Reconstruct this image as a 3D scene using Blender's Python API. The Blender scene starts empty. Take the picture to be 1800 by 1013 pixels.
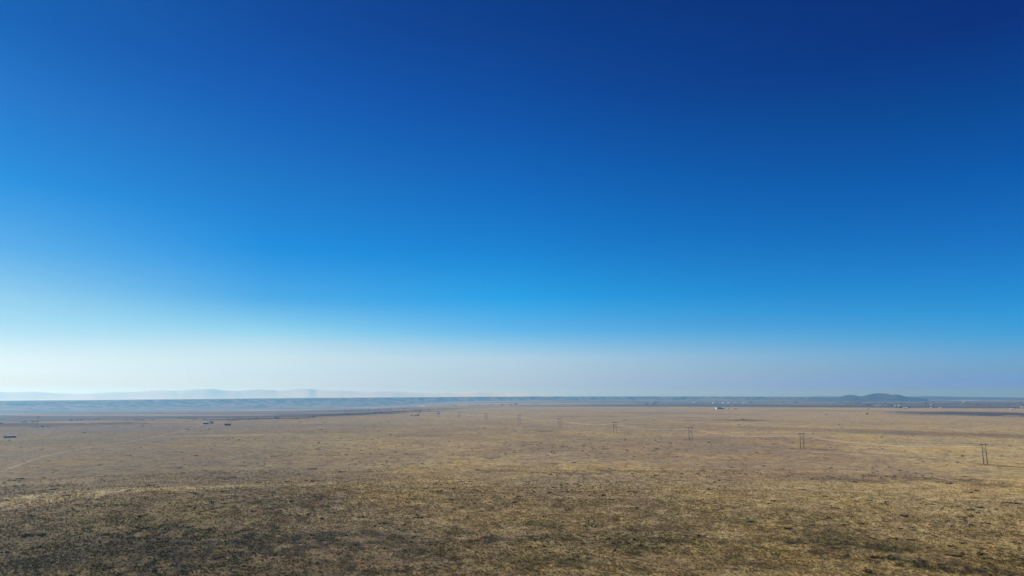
import bpy, math, random
import numpy as np

random.seed(11)
RNG = np.random.default_rng(11)
SC = bpy.context.scene
COL = SC.collection
PI = math.pi
R = math.radians

# ------------------------------------------------------------------ camera (a drone 60 m above a dry plain)
EYE = 60.0
PITCH = R(9.04)
FPX = 1200.0                       # 24 mm on a 36 mm wide sensor

cam_d = bpy.data.cameras.new('camera')
cam_d.lens = 24.0
cam_d.sensor_width = 36.0
cam_d.clip_start = 1.0
cam_d.clip_end = 120000.0
cam = bpy.data.objects.new('camera', cam_d)
COL.objects.link(cam)
cam.location = (0, 0, EYE)
cam.rotation_euler = (R(90) + PITCH, 0, 0)
SC.camera = cam

SUN_AZ = R(-58)                    # left of the line of sight
SUN_EL = R(29)


# ------------------------------------------------------------------ helpers
_TAB = RNG.random((256, 256))


def vnoise(x, y, scale, seed=0):
    x = np.asarray(x, float) / scale + seed * 17.31
    y = np.asarray(y, float) / scale + seed * 9.77
    xi = np.floor(x).astype(int); yi = np.floor(y).astype(int)
    fx = x - xi; fy = y - yi
    fx = fx * fx * fx * (fx * (fx * 6 - 15) + 10); fy = fy * fy * fy * (fy * (fy * 6 - 15) + 10)
    a = _TAB[xi & 255, yi & 255]; b = _TAB[(xi + 1) & 255, yi & 255]
    c = _TAB[xi & 255, (yi + 1) & 255]; d = _TAB[(xi + 1) & 255, (yi + 1) & 255]
    return (a * (1 - fx) + b * fx) * (1 - fy) + (c * (1 - fx) + d * fx) * fy


def fbm(x, y, scale, seed=0, octs=4):
    v = 0; a = 0.5; t = 0
    for k in range(octs):
        v = v + a * vnoise(x, y, scale, seed + k * 3); t += a
        a *= 0.5; scale *= 0.5
    return v / t


def sstep(a, b, v):
    t = np.clip((np.asarray(v, float) - a) / (b - a), 0, 1)
    return t * t * (3 - 2 * t)


def ray(px, py):
    dx = (px - 900) / FPX; dy = -(py - 506.5) / FPX
    c, s = math.cos(PITCH), math.sin(PITCH)
    return dx, c - dy * s, s + dy * c


def flat(px, py, z=0.0):
    dx, dy, dz = ray(px, py)
    k = (z - EYE) / dz
    return dx * k, dy * k


def azim(px, py=700):
    dx, dy, dz = ray(px, py)
    return math.atan2(dx, dy)


# river flats on the left: the plain breaks off at this distance, by bearing
_edge = [(-260, 758), (0, 751), (100, 747.5), (200, 745), (300, 743), (400, 740.5), (500, 736.5), (560, 733.5), (640, 728.5), (760, 722.5), (850, 718)]
_ea = np.array([azim(a, b) for a, b in _edge])
_er = np.array([math.hypot(*flat(a, b)) for a, b in _edge])


def height(x, y):
    x = np.asarray(x, float); y = np.asarray(y, float)
    r = np.hypot(x, y); a = np.arctan2(x, y)
    h = (fbm(x, y, 260, 1, 2) - 0.5) * 3.2 * (1 - sstep(900, 2500, r))
    h = h + (fbm(x, y, 70, 5, 2) - 0.5) * 0.9 * (1 - sstep(500, 1300, r))
    # low swell under the darker ground on the left
    u = (x + 215) / 190; v = (y - 395 - 0.10 * (x + 215)) / 75
    h = h + 5.0 * np.exp(-u * u - v * v)
    # shallow fold across the right
    v = (y - 335 + 0.25 * (x - 130)) / 30
    h = h - 1.6 * np.exp(-v * v - ((x - 150) / 110) ** 2)
    re = np.interp(a, _ea, _er)
    re = re + (fbm(x, y, 300, 9, 3) - 0.5) * 260
    drop = (sstep(0, 1600, r - re) * 26 + sstep(2000, 4600, r - re) * 36) * (1 - sstep(azim(620), azim(900), a))
    return h - drop


def spot(px, py):
    z = 0.0
    for _ in range(12):
        x, y = flat(px, py, z)
        z = float(height(x, y))
    return x, y, z


def mesh_np(name, verts, loops, sizes, smooth=False):
    me = bpy.data.meshes.new(name)
    verts = np.asarray(verts, np.float32).reshape(-1, 3)
    loops = np.asarray(loops, np.int32).ravel()
    sizes = np.asarray(sizes, np.int32)
    starts = np.concatenate([[0], np.cumsum(sizes)[:-1]]).astype(np.int32)
    me.vertices.add(len(verts)); me.vertices.foreach_set('co', verts.ravel())
    me.loops.add(len(loops)); me.loops.foreach_set('vertex_index', loops)
    me.polygons.add(len(sizes)); me.polygons.foreach_set('loop_start', starts)
    try:
        me.polygons.foreach_set('loop_total', sizes)
    except Exception:
        pass
    if smooth:
        me.polygons.foreach_set('use_smooth', np.ones(len(sizes), bool))
    me.update(calc_edges=True); me.validate()
    return me


def vcol(me, cols, name='cover'):
    at = me.color_attributes.new(name, 'FLOAT_COLOR', 'POINT')
    c = np.ones((len(cols), 4), np.float32); c[:, :3] = cols
    at.data.foreach_set('color', c.ravel())


def link(name, me, m=None, parent=None, loc=(0, 0, 0), rz=0.0):
    o = bpy.data.objects.new(name, me)
    if m is not None and me is not None and not me.materials:
        me.materials.append(m)
    COL.objects.link(o)
    o.location = loc; o.rotation_euler = (0, 0, rz)
    if parent is not None:
        o.parent = parent
    return o


def tag(o, label=None, cat=None, group=None, kind=None):
    if label: o['label'] = label
    if cat: o['category'] = cat
    if group: o['group'] = group
    if kind: o['kind'] = kind
    return o


class MB:
    """collects polygons for ONE mesh"""
    def __init__(s):
        s.v = []; s.f = []

    def box(s, x0, x1, y0, y1, z0, z1):
        n = len(s.v)
        s.v += [(x0, y0, z0), (x1, y0, z0), (x1, y1, z0), (x0, y1, z0), (x0, y0, z1), (x1, y0, z1), (x1, y1, z1), (x0, y1, z1)]
        s.f += [tuple(n + i for i in q) for q in ((0, 3, 2, 1), (4, 5, 6, 7), (0, 1, 5, 4), (1, 2, 6, 5), (2, 3, 7, 6), (3, 0, 4, 7))]

    def tube(s, pts, radii, seg=8, cap=True):
        n0 = len(s.v)
        P = [np.array(p, float) for p in pts]
        for i, p in enumerate(P):
            t = P[min(i + 1, len(P) - 1)] - P[max(i - 1, 0)]
            t /= np.linalg.norm(t)
            ref = np.array((0, 0, 1.0)) if abs(t[2]) < 0.9 else np.array((1.0, 0, 0))
            a = np.cross(t, ref); a /= np.linalg.norm(a); b = np.cross(t, a)
            for k in range(seg):
                w = 2 * PI * k / seg
                s.v.append(tuple(p + radii[i] * (math.cos(w) * a + math.sin(w) * b)))
        for i in range(len(P) - 1):
            for k in range(seg):
                a0 = n0 + i * seg + k; a1 = n0 + i * seg + (k + 1) % seg
                s.f.append((a0, a1, a1 + seg, a0 + seg))
        if cap:
            s.f.append(tuple(n0 + k for k in range(seg))[::-1])
            s.f.append(tuple(n0 + (len(P) - 1) * seg + k for k in range(seg)))

    def poly(s, pts):
        n = len(s.v); s.v += list(pts); s.f.append(tuple(range(n, n + len(pts))))

    def mesh(s, name, smooth=False):
        me = bpy.data.meshes.new(name); me.from_pydata(s.v, [], s.f); me.update()
        if smooth:
            for p in me.polygons: p.use_smooth = True
        return me


# ------------------------------------------------------------------ materials
def newmat(name):
    m = bpy.data.materials.new(name); m.use_nodes = True
    nt = m.node_tree
    return m, nt, nt.nodes, nt.links, nt.nodes['Principled BSDF']


def plain(name, col, rough=0.8, metal=0.0, vary=0.25, scale=0.6):
    m, nt, N, L, b = newmat(name)
    tc = N.new('ShaderNodeTexCoord'); nz = N.new('ShaderNodeTexNoise')
    nz.inputs['Scale'].default_value = scale; nz.inputs['Detail'].default_value = 5
    L.new(tc.outputs['Object'], nz.inputs['Vector'])
    rp = N.new('ShaderNodeValToRGB')
    rp.color_ramp.elements[0].color = (*[c * (1 - vary) for c in col], 1)
    rp.color_ramp.elements[1].color = (*[min(1, c * (1 + vary)) for c in col], 1)
    rp.color_ramp.elements[0].position = 0.3; rp.color_ramp.elements[1].position = 0.7
    L.new(nz.outputs['Fac'], rp.inputs['Fac']); L.new(rp.outputs['Color'], b.inputs['Base Color'])
    b.inputs['Roughness'].default_value = rough; b.inputs['Metallic'].default_value = metal
    return m


def ground_material():
    m, nt, N, L, b = newmat('dry_grassland')
    b.inputs['Roughness'].default_value = 0.95
    b.inputs['Specular IOR Level'].default_value = 0.1
    at = N.new('ShaderNodeAttribute'); at.attribute_name = 'cover'
    tc = N.new('ShaderNodeTexCoord')

    def noise(scale, detail, rough=0.55, seed=0.0):
        mp = N.new('ShaderNodeMapping'); mp.inputs['Location'].default_value = (seed * 31, seed * 57, 0)
        L.new(tc.outputs['Object'], mp.inputs['Vector'])
        n = N.new('ShaderNodeTexNoise'); n.noise_dimensions = '2D'
        n.inputs['Scale'].default_value = scale; n.inputs['Detail'].default_value = detail
        n.inputs['Roughness'].default_value = rough
        L.new(mp.outputs['Vector'], n.inputs['Vector'])
        return n.outputs['Fac']

    def rng(fac, a, b_, lo, hi):
        r = N.new('ShaderNodeMapRange')
        r.inputs['From Min'].default_value = a; r.inputs['From Max'].default_value = b_
        r.inputs['To Min'].default_value = lo; r.inputs['To Max'].default_value = hi
        L.new(fac, r.inputs['Value']); return r.outputs['Result']

    def mul(a, b_):
        x = N.new('ShaderNodeMath'); x.operation = 'MULTIPLY'; L.new(a, x.inputs[0]); L.new(b_, x.inputs[1]); return x.outputs[0]

    tuft = noise(0.85, 4, 0.65, 1)
    clump = noise(0.16, 4, 0.6, 2)
    patch = noise(0.045, 5, 0.62, 3)
    broad = noise(0.009, 4, 0.6, 4)
    streak = noise(0.075, 3, 0.5, 5)
    k = mul(mul(rng(tuft, 0.3, 0.7, 0.50, 1.42), rng(clump, 0.3, 0.7, 0.80, 1.2)), mul(rng(patch, 0.3, 0.7, 0.80, 1.2), rng(broad, 0.3, 0.7, 0.88, 1.12)))
    k = mul(k, rng(streak, 0.64, 0.74, 1.0, 0.52))
    dash = noise(0.17, 2, 0.5, 7)  # both dash noises paint the shade of small ground hollows as dark streaks
    k = mul(k, rng(dash, 0.60, 0.69, 1.0, 0.48))
    dash2 = noise(0.33, 2, 0.5, 8)
    k = mul(k, rng(dash2, 0.63, 0.72, 1.0, 0.45))
    mix = N.new('ShaderNodeVectorMath'); mix.operation = 'SCALE'
    L.new(at.outputs['Color'], mix.inputs[0]); L.new(k, mix.inputs['Scale'])
    # a little change of hue between straw, brown and pale soil
    hs = N.new('ShaderNodeHueSaturation')
    L.new(rng(patch, 0.3, 0.7, 0.488, 0.506), hs.inputs['Hue']); L.new(rng(broad, 0.3, 0.7, 0.85, 1.06), hs.inputs['Saturation'])
    L.new(mix.outputs['Vector'], hs.inputs['Color'])
    L.new(hs.outputs['Color'], b.inputs['Base Color'])
    bp = N.new('ShaderNodeBump'); bp.inputs['Strength'].default_value = 0.55; bp.inputs['Distance'].default_value = 0.35
    L.new(tuft, bp.inputs['Height']); L.new(bp.outputs['Normal'], b.inputs['Normal'])
    return m


def leafy(name, attr='tint', trans=0.25):
    m, nt, N, L, b = newmat(name)
    at = N.new('ShaderNodeAttribute'); at.attribute_name = attr
    tc = N.new('ShaderNodeTexCoord'); nz = N.new('ShaderNodeTexNoise'); nz.inputs['Scale'].default_value = 0.7
    L.new(tc.outputs['Object'], nz.inputs['Vector'])
    mr = N.new('ShaderNodeMapRange'); mr.inputs['To Min'].default_value = 0.7; mr.inputs['To Max'].default_value = 1.3
    mr.inputs['From Min'].default_value = 0.3; mr.inputs['From Max'].default_value = 0.7
    L.new(nz.outputs['Fac'], mr.inputs['Value'])
    sc = N.new('ShaderNodeVectorMath'); sc.operation = 'SCALE'
    L.new(at.outputs['Color'], sc.inputs[0]); L.new(mr.outputs['Result'], sc.inputs['Scale'])
    d = N.new('ShaderNodeBsdfDiffuse'); t = N.new('ShaderNodeBsdfTranslucent'); mx = N.new('ShaderNodeMixShader')
    L.new(sc.outputs['Vector'], d.inputs['Color']); L.new(sc.outputs['Vector'], t.inputs['Color'])
    mx.inputs['Fac'].default_value = trans
    L.new(d.outputs[0], mx.inputs[1]); L.new(t.outputs[0], mx.inputs[2])
    L.new(mx.outputs[0], N['Material Output'].inputs['Surface'])
    N.remove(b)
    return m


M = {
    'ground': ground_material(),
    'tuft': leafy('straw_blades', trans=0.35),
    'shrub': leafy('sagebrush_leaves', trans=0.15),
    'leaf': leafy('tree_leaves', trans=0.2),
    'bark': plain('bark', (0.07, 0.05, 0.035)),
    'pole': plain('weathered_pole_wood', (0.035, 0.026, 0.02), 0.85),
    'insul': plain('brown_porcelain', (0.05, 0.03, 0.025), 0.35, vary=0.1),
    'wire': plain('bare_aluminium', (0.62, 0.58, 0.50), 0.6, 0.3, 0.05),
    'white': plain('white_painted_siding', (0.80, 0.80, 0.78), 0.6, vary=0.06),
    'cream': plain('cream_siding', (0.55, 0.50, 0.42), 0.7, vary=0.1),
    'brown': plain('brown_boards', (0.10, 0.075, 0.055), 0.8),
    'darkwall': plain('dark_weathered_boards', (0.085, 0.068, 0.055), 0.85),
    'roofw': plain('white_metal_roof', (0.82, 0.82, 0.82), 0.4, vary=0.05),
    'roofd': plain('dark_shingle_roof', (0.06, 0.055, 0.055), 0.9),
    'roofg': plain('grey_metal_roof', (0.32, 0.33, 0.35), 0.5, vary=0.1),
    'glass': plain('window_glass', (0.03, 0.04, 0.05), 0.1, vary=0.05),
    'track': plain('pale_track_dirt', (0.315, 0.226, 0.128), 0.95, vary=0.3, scale=0.06),
    'rut': plain('worn_rut_soil', (0.17, 0.125, 0.065), 0.95, vary=0.5, scale=0.12),
    'bluff': None, 'hill': None, 'mount': None,
}


def rock_material(name, a, b_, sxy, sz):
    m, nt, N, L, b = newmat(name)
    tc = N.new('ShaderNodeTexCoord'); mp = N.new('ShaderNodeMapping'); mp.inputs['Scale'].default_value = (sxy, sxy, sz)
    L.new(tc.outputs['Object'], mp.inputs['Vector'])
    nz = N.new('ShaderNodeTexNoise'); nz.inputs['Scale'].default_value = 1; nz.inputs['Detail'].default_value = 6; nz.inputs['Roughness'].default_value = 0.62
    L.new(mp.outputs['Vector'], nz.inputs['Vector'])
    rp = N.new('ShaderNodeValToRGB')
    rp.color_ramp.elements[0].position = 0.38; rp.color_ramp.elements[1].position = 0.62
    rp.color_ramp.elements[0].color = (*a, 1); rp.color_ramp.elements[1].color = (*b_, 1)
    L.new(nz.outputs['Fac'], rp.inputs['Fac'])
    L.new(rp.outputs['Color'], b.inputs['Base Color'])
    b.inputs['Roughness'].default_value = 0.95; b.inputs['Specular IOR Level'].default_value = 0.1
    return m


M['bluff'] = rock_material('buff_cliff', (0.025, 0.023, 0.022), (0.27, 0.20, 0.13), 1 / 110, 1 / 90)
M['hill'] = rock_material('dark_hill_scrub', (0.035, 0.04, 0.042), (0.10, 0.095, 0.08), 1 / 300, 1 / 60)
M['mount'] = rock_material('haze_pale_mountain', (0.72, 0.66, 0.53), (0.86, 0.78, 0.63), 1 / 1500, 1 / 300)  # pale surface colour carries haze fading that the volume leaves out

# ------------------------------------------------------------------ ground
STRAW = np.array((0.478, 0.354, 0.138))
EARTH = np.array((0.35, 0.248, 0.115))
OLIVE = np.array((0.122, 0.105, 0.021))
SOIL = np.array((0.054, 0.036, 0.009))
PALE = np.array((0.52, 0.405, 0.19))
PINK = np.array((0.445, 0.332, 0.155))
DUSK = np.array((0.11, 0.09, 0.075))

CUT = np.array((0.030, 0.026, 0.028))

# (px, py, half width px, half height px, colour, strength) seen from the drone, laid out on the plain in metres
PATCHES = [
    (150, 948, 430, 66, OLIVE * 0.9, 0.60), (60, 995, 360, 52, SOIL * 0.8, 0.78), (480, 985, 300, 45, SOIL, 0.40),  # lower-left darks: brush and soil, plus painted vignette and backlit shade
    (470, 883, 70, 7, OLIVE * 0.7, 0.8), (575, 887, 32, 4, OLIVE * 0.55, 0.9), (560, 872, 26, 4, OLIVE * 0.6, 0.7),
    (520, 945, 100, 8, OLIVE * 0.6, 0.7), (690, 945, 60, 14, OLIVE * 0.7, 0.6), (570, 946, 30, 7, OLIVE * 0.55, 0.8),
    (870, 948, 70, 8, OLIVE * 0.6, 0.75), (990, 947, 45, 6, OLIVE * 0.6, 0.7), (800, 935, 26, 10, OLIVE * 0.75, 0.7),
    (955, 922, 30, 5, OLIVE * 0.7, 0.8), (740, 970, 70, 18, OLIVE * 0.6, 0.6), (1120, 963, 50, 14, OLIVE * 0.75, 0.7),
    (985, 988, 40, 10, SOIL, 0.7), (1030, 985, 40, 10, OLIVE * 0.6, 0.6), (690, 1002, 60, 12, OLIVE * 0.5, 0.7), (560, 1008, 80, 10, OLIVE * 0.55, 0.6),
    (1190, 953, 40, 5, OLIVE * 0.6, 0.7), (1280, 983, 60, 12, OLIVE * 0.75, 0.5), (1180, 990, 60, 14, EARTH * 0.6, 0.5),
    (1520, 968, 80, 15, SOIL, 0.75), (1640, 985, 95, 15, SOIL * 0.8, 0.8), (1710, 1003, 130, 9, SOIL * 0.8, 0.7), (1450, 950, 70, 10, OLIVE * 0.5, 0.6),
    (1420, 935, 90, 8, SOIL * 1.2, 0.55), (1700, 930, 60, 8, OLIVE * 0.9, 0.35), (1525, 1000, 60, 10, PALE * 0.8, 0.4), (1580, 976, 90, 7, PALE * 0.85, 0.5),
    (1640, 842, 75, 5, EARTH * 0.55, 0.75), (1500, 845, 70, 3, EARTH * 0.6, 0.6), (1760, 853, 60, 4, EARTH * 0.6, 0.6),
    (990, 832, 70, 2.5, EARTH * 0.5, 0.75), (1100, 828, 80, 2.2, EARTH * 0.6, 0.6), (880, 828, 46, 2.5, EARTH * 0.5, 0.6), (1460, 841, 60, 2.5, EARTH * 0.6, 0.6),
    (620, 830, 46, 2.5, EARTH * 0.55, 0.6), (300, 835, 140, 7, EARTH * 0.62, 0.6), (120, 832, 80, 5, EARTH * 0.6, 0.55), (560, 810, 260, 14, EARTH * 0.82, 0.5),
    (460, 806, 60, 3, EARTH * 0.6, 0.7), (250, 861, 170, 6, PALE, 0.92), (110, 871, 120, 6, PALE * 0.95, 0.8), (60, 880, 120, 9, PALE * 0.85, 0.7), (480, 852, 150, 5, PALE * 0.85, 0.6), (40, 850, 90, 6, PALE * 0.8, 0.6),
    (1240, 852, 240, 6, PALE * 0.90, 0.6), (1620, 880, 200, 9, PALE * 0.88, 0.5), (1650, 825, 220, 6, PALE * 0.85, 0.4), (1330, 866, 110, 4, PALE * 0.85, 0.5),
    (960, 758, 30, 1.2, EARTH * 0.45, 0.85), (1310, 738.6, 45, 0.9, EARTH * 0.30, 0.95), (1280, 738.8, 70, 0.8, OLIVE * 0.8, 0.7), (1215, 739, 30, 0.8, OLIVE, 0.6),
    (1660, 763, 230, 4, EARTH * 0.72, 0.65), (1450, 755, 240, 2.5, EARTH * 0.8, 0.55), (1030, 762, 22, 0.8, EARTH * 0.5, 0.7),
    (1440, 790, 60, 1.8, EARTH * 0.6, 0.6), (1770, 820, 45, 2.5, EARTH * 0.5, 0.7), (1240, 773, 30, 0.9, EARTH * 0.5, 0.6), (1100, 761.5, 20, 0.8, EARTH * 0.5, 0.6),
    (300, 803, 330, 24, EARTH * 0.72, 0.6), (120, 790, 200, 14, EARTH * 0.75, 0.5), (640, 800, 200, 16, EARTH * 0.85, 0.45),
    # the far plain, right: stubble, ploughed ground and scrub
    (1700, 727, 130, 4.2, np.array((0.10, 0.105, 0.095)), 0.95), (1810, 730, 90, 3.6, np.array((0.11, 0.105, 0.10)), 0.95), (1600, 724.5, 40, 1.3, np.array((0.12, 0.10, 0.11)), 0.9),
    (1600, 723.2, 55, 1.2, np.array((0.46, 0.31, 0.22)), 0.9), (1580, 718.6, 330, 1.6, PINK * 1.15, 0.8), (1400, 717.0, 260, 0.5, PALE * 1.1, 0.85), (1100, 716.7, 240, 0.7, PALE * 1.1, 0.8),
    (1400, 714.2, 560, 1.7, DUSK * 1.15, 0.85), (1500, 709.6, 500, 1.5, DUSK * 1.3, 0.9), (1380, 710.0, 120, 0.4, PALE * 1.2, 0.9), (1780, 731, 14, 0.5, PALE * 1.4, 0.9),
    (1620, 729.5, 70, 0.8, OLIVE * 1.3, 0.6), (1480, 722.5, 120, 1.0, DUSK * 1.6, 0.6), (980, 722, 90, 1.2, PINK * 0.8, 0.6), (1050, 732, 130, 1.5, DUSK * 1.8, 0.45),
    (1160, 726.5, 150, 1.6, DUSK * 2.0, 0.5), (1300, 728, 60, 0.9, DUSK * 1.9, 0.6), (1200, 734.5, 60, 1.0, DUSK * 1.6, 0.5),
    (1020, 712.0, 180, 0.6, np.array((0.13, 0.14, 0.14)), 0.8), (860, 714.5, 120, 0.8, PINK * 1.1, 0.7), (743, 713.9, 8, 0.8, PALE * 1.9, 1.0), (680, 715.6, 90, 0.8, PINK, 0.7),
    (1300, 708.9, 300, 0.9, np.array((0.09, 0.12, 0.12)), 0.8), (1640, 707.0, 260, 0.8, np.array((0.09, 0.11, 0.11)), 0.8), (1700, 703.7, 20, 0.4, PALE * 1.8, 0.95),
    # dark scrub and cut banks along the river break
    (150, 738.2, 60, 1.1, CUT, 0.9), (60, 741.3, 60, 1.0, CUT, 0.9), (18, 745, 42, 2.0, CUT, 0.9), (110, 744.6, 60, 0.7, CUT, 0.9), (75, 750, 26, 1.0, CUT, 0.9), (240, 739, 60, 0.7, CUT, 0.9), (335, 736.6, 34, 0.9, CUT, 0.9), (480, 735.6, 80, 1.8, CUT, 0.9), (545, 731.8, 60, 1.1, CUT, 0.9), (335, 733, 40, 0.6, CUT, 0.9), (10, 736.5, 25, 0.6, CUT, 0.9), (650, 727.2, 70, 1.4, CUT, 0.9), (740, 723.8, 55, 0.6, CUT, 0.9), (400, 737.6, 60, 1.0, CUT, 0.9), (30, 757, 40, 0.7, CUT, 0.9), (215, 745.5, 80, 0.5, CUT, 0.9),
    # the plain just this side of the river break
    (380, 750, 260, 6, DUSK * 1.9, 0.45), (130, 757, 190, 5, DUSK * 1.6, 0.5), (420, 765, 160, 2.0, PALE * 0.9, 0.6), (660, 742, 180, 3, PINK * 0.9, 0.5), (760, 766, 120, 2.0, EARTH * 0.75, 0.5),
    (60, 777, 110, 6, OLIVE * 1.3, 0.4), (220, 765, 90, 3.5, EARTH * 0.7, 0.5), (560, 780, 200, 5, STRAW * 0.9, 0.4),
]

_pp = []
for (px, py, w, hh, c, s) in PATCHES:
    x0, y0, z0 = spot(px, py)
    d = math.hypot(x0, y0)
    rx = w * math.hypot(d, EYE) / FPX
    ya = max(py - hh, 700.2); yb = py + hh
    zz = z0
    da = math.hypot(*flat(px, ya, zz)); db = math.hypot(*flat(px, yb, zz))
    _pp.append((x0, y0, math.atan2(x0, y0), 0.5 * (da + db), rx, max(0.5 * (da - db), 2.0), np.array(c), s))


def cover(x, y):
    r = np.hypot(x, y)
    n1 = fbm(x, y, 420, 21, 4)[:, None]
    n2 = fbm(x, y, 90, 31, 4)[:, None]
    c = STRAW + (EARTH - STRAW) * sstep(0.40, 0.66, 0.55 * n1 + 0.45 * n2)
    # towards the drone darker soil shows between tufts, with vignette and backlit shade painted in
    near = (1 - sstep(225, 505, r + (fbm(x, y, 160, 41, 3) - 0.5) * 190 + (vnoise(x, y, 2.6, 43) - 0.5) * 120 + (fbm(x, y, 12, 44, 3) - 0.5) * 160))[:, None]
    c = c + (SOIL * 1.9 - c) * near * 0.52
    c = c + (OLIVE * 0.8 - c) * (near * sstep(0.50, 0.62, 0.7 * fbm(x, y, 46, 51, 4) + 0.3 * vnoise(x, y, 2.4, 53))[:, None]) * 0.65
    west = sstep(0.06, -0.52, x / np.maximum(r, 1))[:, None]  # left-right falloff: backlight and vignette painted in over darker left-hand vegetation
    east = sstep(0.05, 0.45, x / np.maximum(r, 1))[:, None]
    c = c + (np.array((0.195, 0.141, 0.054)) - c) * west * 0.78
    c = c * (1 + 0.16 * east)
    # pinker, thinner grass far out
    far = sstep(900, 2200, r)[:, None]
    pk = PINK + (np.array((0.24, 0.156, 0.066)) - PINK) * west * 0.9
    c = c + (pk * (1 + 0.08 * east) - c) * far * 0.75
    # river flats on the left and the dark scrub of their edge
    a = np.arctan2(x, y)
    re = np.interp(a, _ea, _er) + (fbm(x, y, 300, 9, 3) - 0.5) * 260
    left = (1 - sstep(azim(640), azim(880), a))
    f = (sstep(-250, 250, r - re) * left)[:, None]
    fl = np.array((0.31, 0.175, 0.06)) + (np.array((0.13, 0.082, 0.04)) - np.array((0.31, 0.175, 0.06))) * sstep(0.4, 0.6, vnoise(x * 0.25, y, 420, 61))[:, None]
    fl = fl + (np.array((0.40, 0.27, 0.13)) - fl) * sstep(0.62, 0.72, vnoise(x * 0.22, y, 330, 65))[:, None]
    fl = fl * (0.75 + 0.5 * fbm(x * 0.4, y, 160, 66, 3)[:, None])
    c = c + (fl * 0.8 - c) * f
    scr = (sstep(-40, 120, r - re) * (1 - sstep(350, 900, r - re)) * left * sstep(0.44, 0.56, fbm(x * 0.5, y, 130, 71, 4)))[:, None]
    c = c + (np.array((0.045, 0.040, 0.040)) - c) * scr * 0.9
    # the far plain: a patchwork of strips
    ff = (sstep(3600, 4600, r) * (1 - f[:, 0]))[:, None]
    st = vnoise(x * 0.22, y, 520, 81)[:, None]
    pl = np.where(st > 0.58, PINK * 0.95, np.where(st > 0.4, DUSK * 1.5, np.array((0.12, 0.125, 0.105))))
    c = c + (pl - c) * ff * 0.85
    for (x0, y0, a0, d0, rx, rd, pc, s) in _pp:
        # bearing-aligned ellipse on the ground with a ragged rim
        ux = math.cos(a0); uy = -math.sin(a0)
        q = np.abs((x - x0) * ux + (y - y0) * uy) < rx * 1.7
        q &= np.abs((x - x0) * -uy + (y - y0) * ux) < max(rd * 2.5, 4)
        if not q.any(): continue
        xx = x[q]; yy = y[q]
        e = np.hypot(((xx - x0) * ux + (yy - y0) * uy) / rx, ((xx - x0) * -uy + (yy - y0) * ux) / rd)
        e = e + (fbm(xx, yy, max(rd * 0.9, 3), 91, 4) - 0.5) * (1.3 if d0 < 900 else 0.7)
        e = e + (vnoise(xx, yy, 2.3, 95) - 0.5) * (1.3 if d0 < 700 else 0.3) + (vnoise(xx, yy, 7.0, 97) - 0.5) * (0.8 if d0 < 900 else 0.1)
        w = (1 - sstep(0.45, 1.0, e))[:, None] * (s * 0.88 if d0 < 420 else s)
        c[q] = c[q] + (pc - c[q]) * w
    return np.clip(c, 0.01, 0.9)


GROUND_R = 29000.0
th = np.concatenate([np.radians(np.arange(-50, 50, 0.16)), np.radians(np.arange(50, 310, 2.0))])
rr = [0.8, 4, 12, 28]
q = 45.0
while q < GROUND_R:
    rr.append(q)
    q *= 1.009 if 190 < q < 900 else (1.011 if q < 9000 else 1.03)
rr.append(GROUND_R)
rr = np.array(rr)
nT, nR = len(th), len(rr)
RRg, THg = np.meshgrid(rr, th, indexing='ij')
X = (RRg * np.sin(THg)).ravel(); Y = (RRg * np.cos(THg)).ravel()
Z = height(X, Y)
i, j = np.meshgrid(np.arange(nR - 1), np.arange(nT), indexing='ij')
j2 = (j + 1) % nT
quads = np.stack([i * nT + j, (i + 1) * nT + j, (i + 1) * nT + j2, i * nT + j2], -1).reshape(-1, 4)[:, ::-1]
cap = np.arange(nT)
me = mesh_np('ground', np.stack([X, Y, Z], 1), np.concatenate([quads.ravel(), cap]), np.concatenate([np.full(len(quads), 4), [nT]]), True)
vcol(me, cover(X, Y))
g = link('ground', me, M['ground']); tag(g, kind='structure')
# normals up
if me.polygons[0].normal.z < 0:
    me.flip_normals()


# ------------------------------------------------------------------ tracks
def track(pts_px, width, name, lift=0.07, ruts=False, fade=None):
    P = np.array([spot(*p)[:2] for p in pts_px])
    s = np.concatenate([[0], np.cumsum(np.hypot(*np.diff(P, axis=0).T))])
    n = max(int(s[-1] / 3.0), 8)
    t = np.linspace(0, s[-1], n)
    px = np.interp(t, s, P[:, 0]); py = np.interp(t, s, P[:, 1])
    k = np.ones(15) / 15
    if n > 60:
        px[7:-7] = np.convolve(px, k, 'valid'); py[7:-7] = np.convolve(py, k, 'valid')
    dx = np.gradient(px); dy = np.gradient(py); l = np.hypot(dx, dy); nx = -dy / l; ny = dx / l
    mb = MB()
    lanes = [(-width / 2, width / 2)] if ruts == 'dark' else [(-width / 2, -0.2), (0.2, width / 2)] if not ruts else [(-1.0, -0.68), (0.68, 1.0)]
    for (a, b) in lanes:
        n0 = len(mb.v)
        for q in range(n):
            wob = 1 + 0.25 * (float(vnoise(px[q], py[q], 9, 3)) - 0.5)
            for o in (a, b):
                x = px[q] + nx[q] * o * wob; y = py[q] + ny[q] * o * wob
                mb.v.append((x, y, float(height(x, y)) + lift))
        for q in range(n - 1):
            mb.f.append((n0 + 2 * q, n0 + 2 * q + 2, n0 + 2 * q + 3, n0 + 2 * q + 1))
    o = link(name, mb.mesh(name), M['rut' if ruts else 'track'])
    tag(o, kind='structure')
    return o


track([(-40, 842), (0, 830.5), (30, 819), (60, 807.5), (90, 800), (130, 791.5), (160, 786.5), (200, 781), (250, 773), (300, 762.5), (325, 756.5), (345, 750.5), (358, 746)], 4.0, 'dirt_track', 0.14)
track([(-30, 944), (60, 945), (180, 950), (330, 951.5), (600, 955), (800, 951), (1000, 948), (1120, 948.5), (1320, 950.5), (1420, 955), (1560, 962), (1830, 985)], 2.2, 'wheel_track', 0.05, True)


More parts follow.
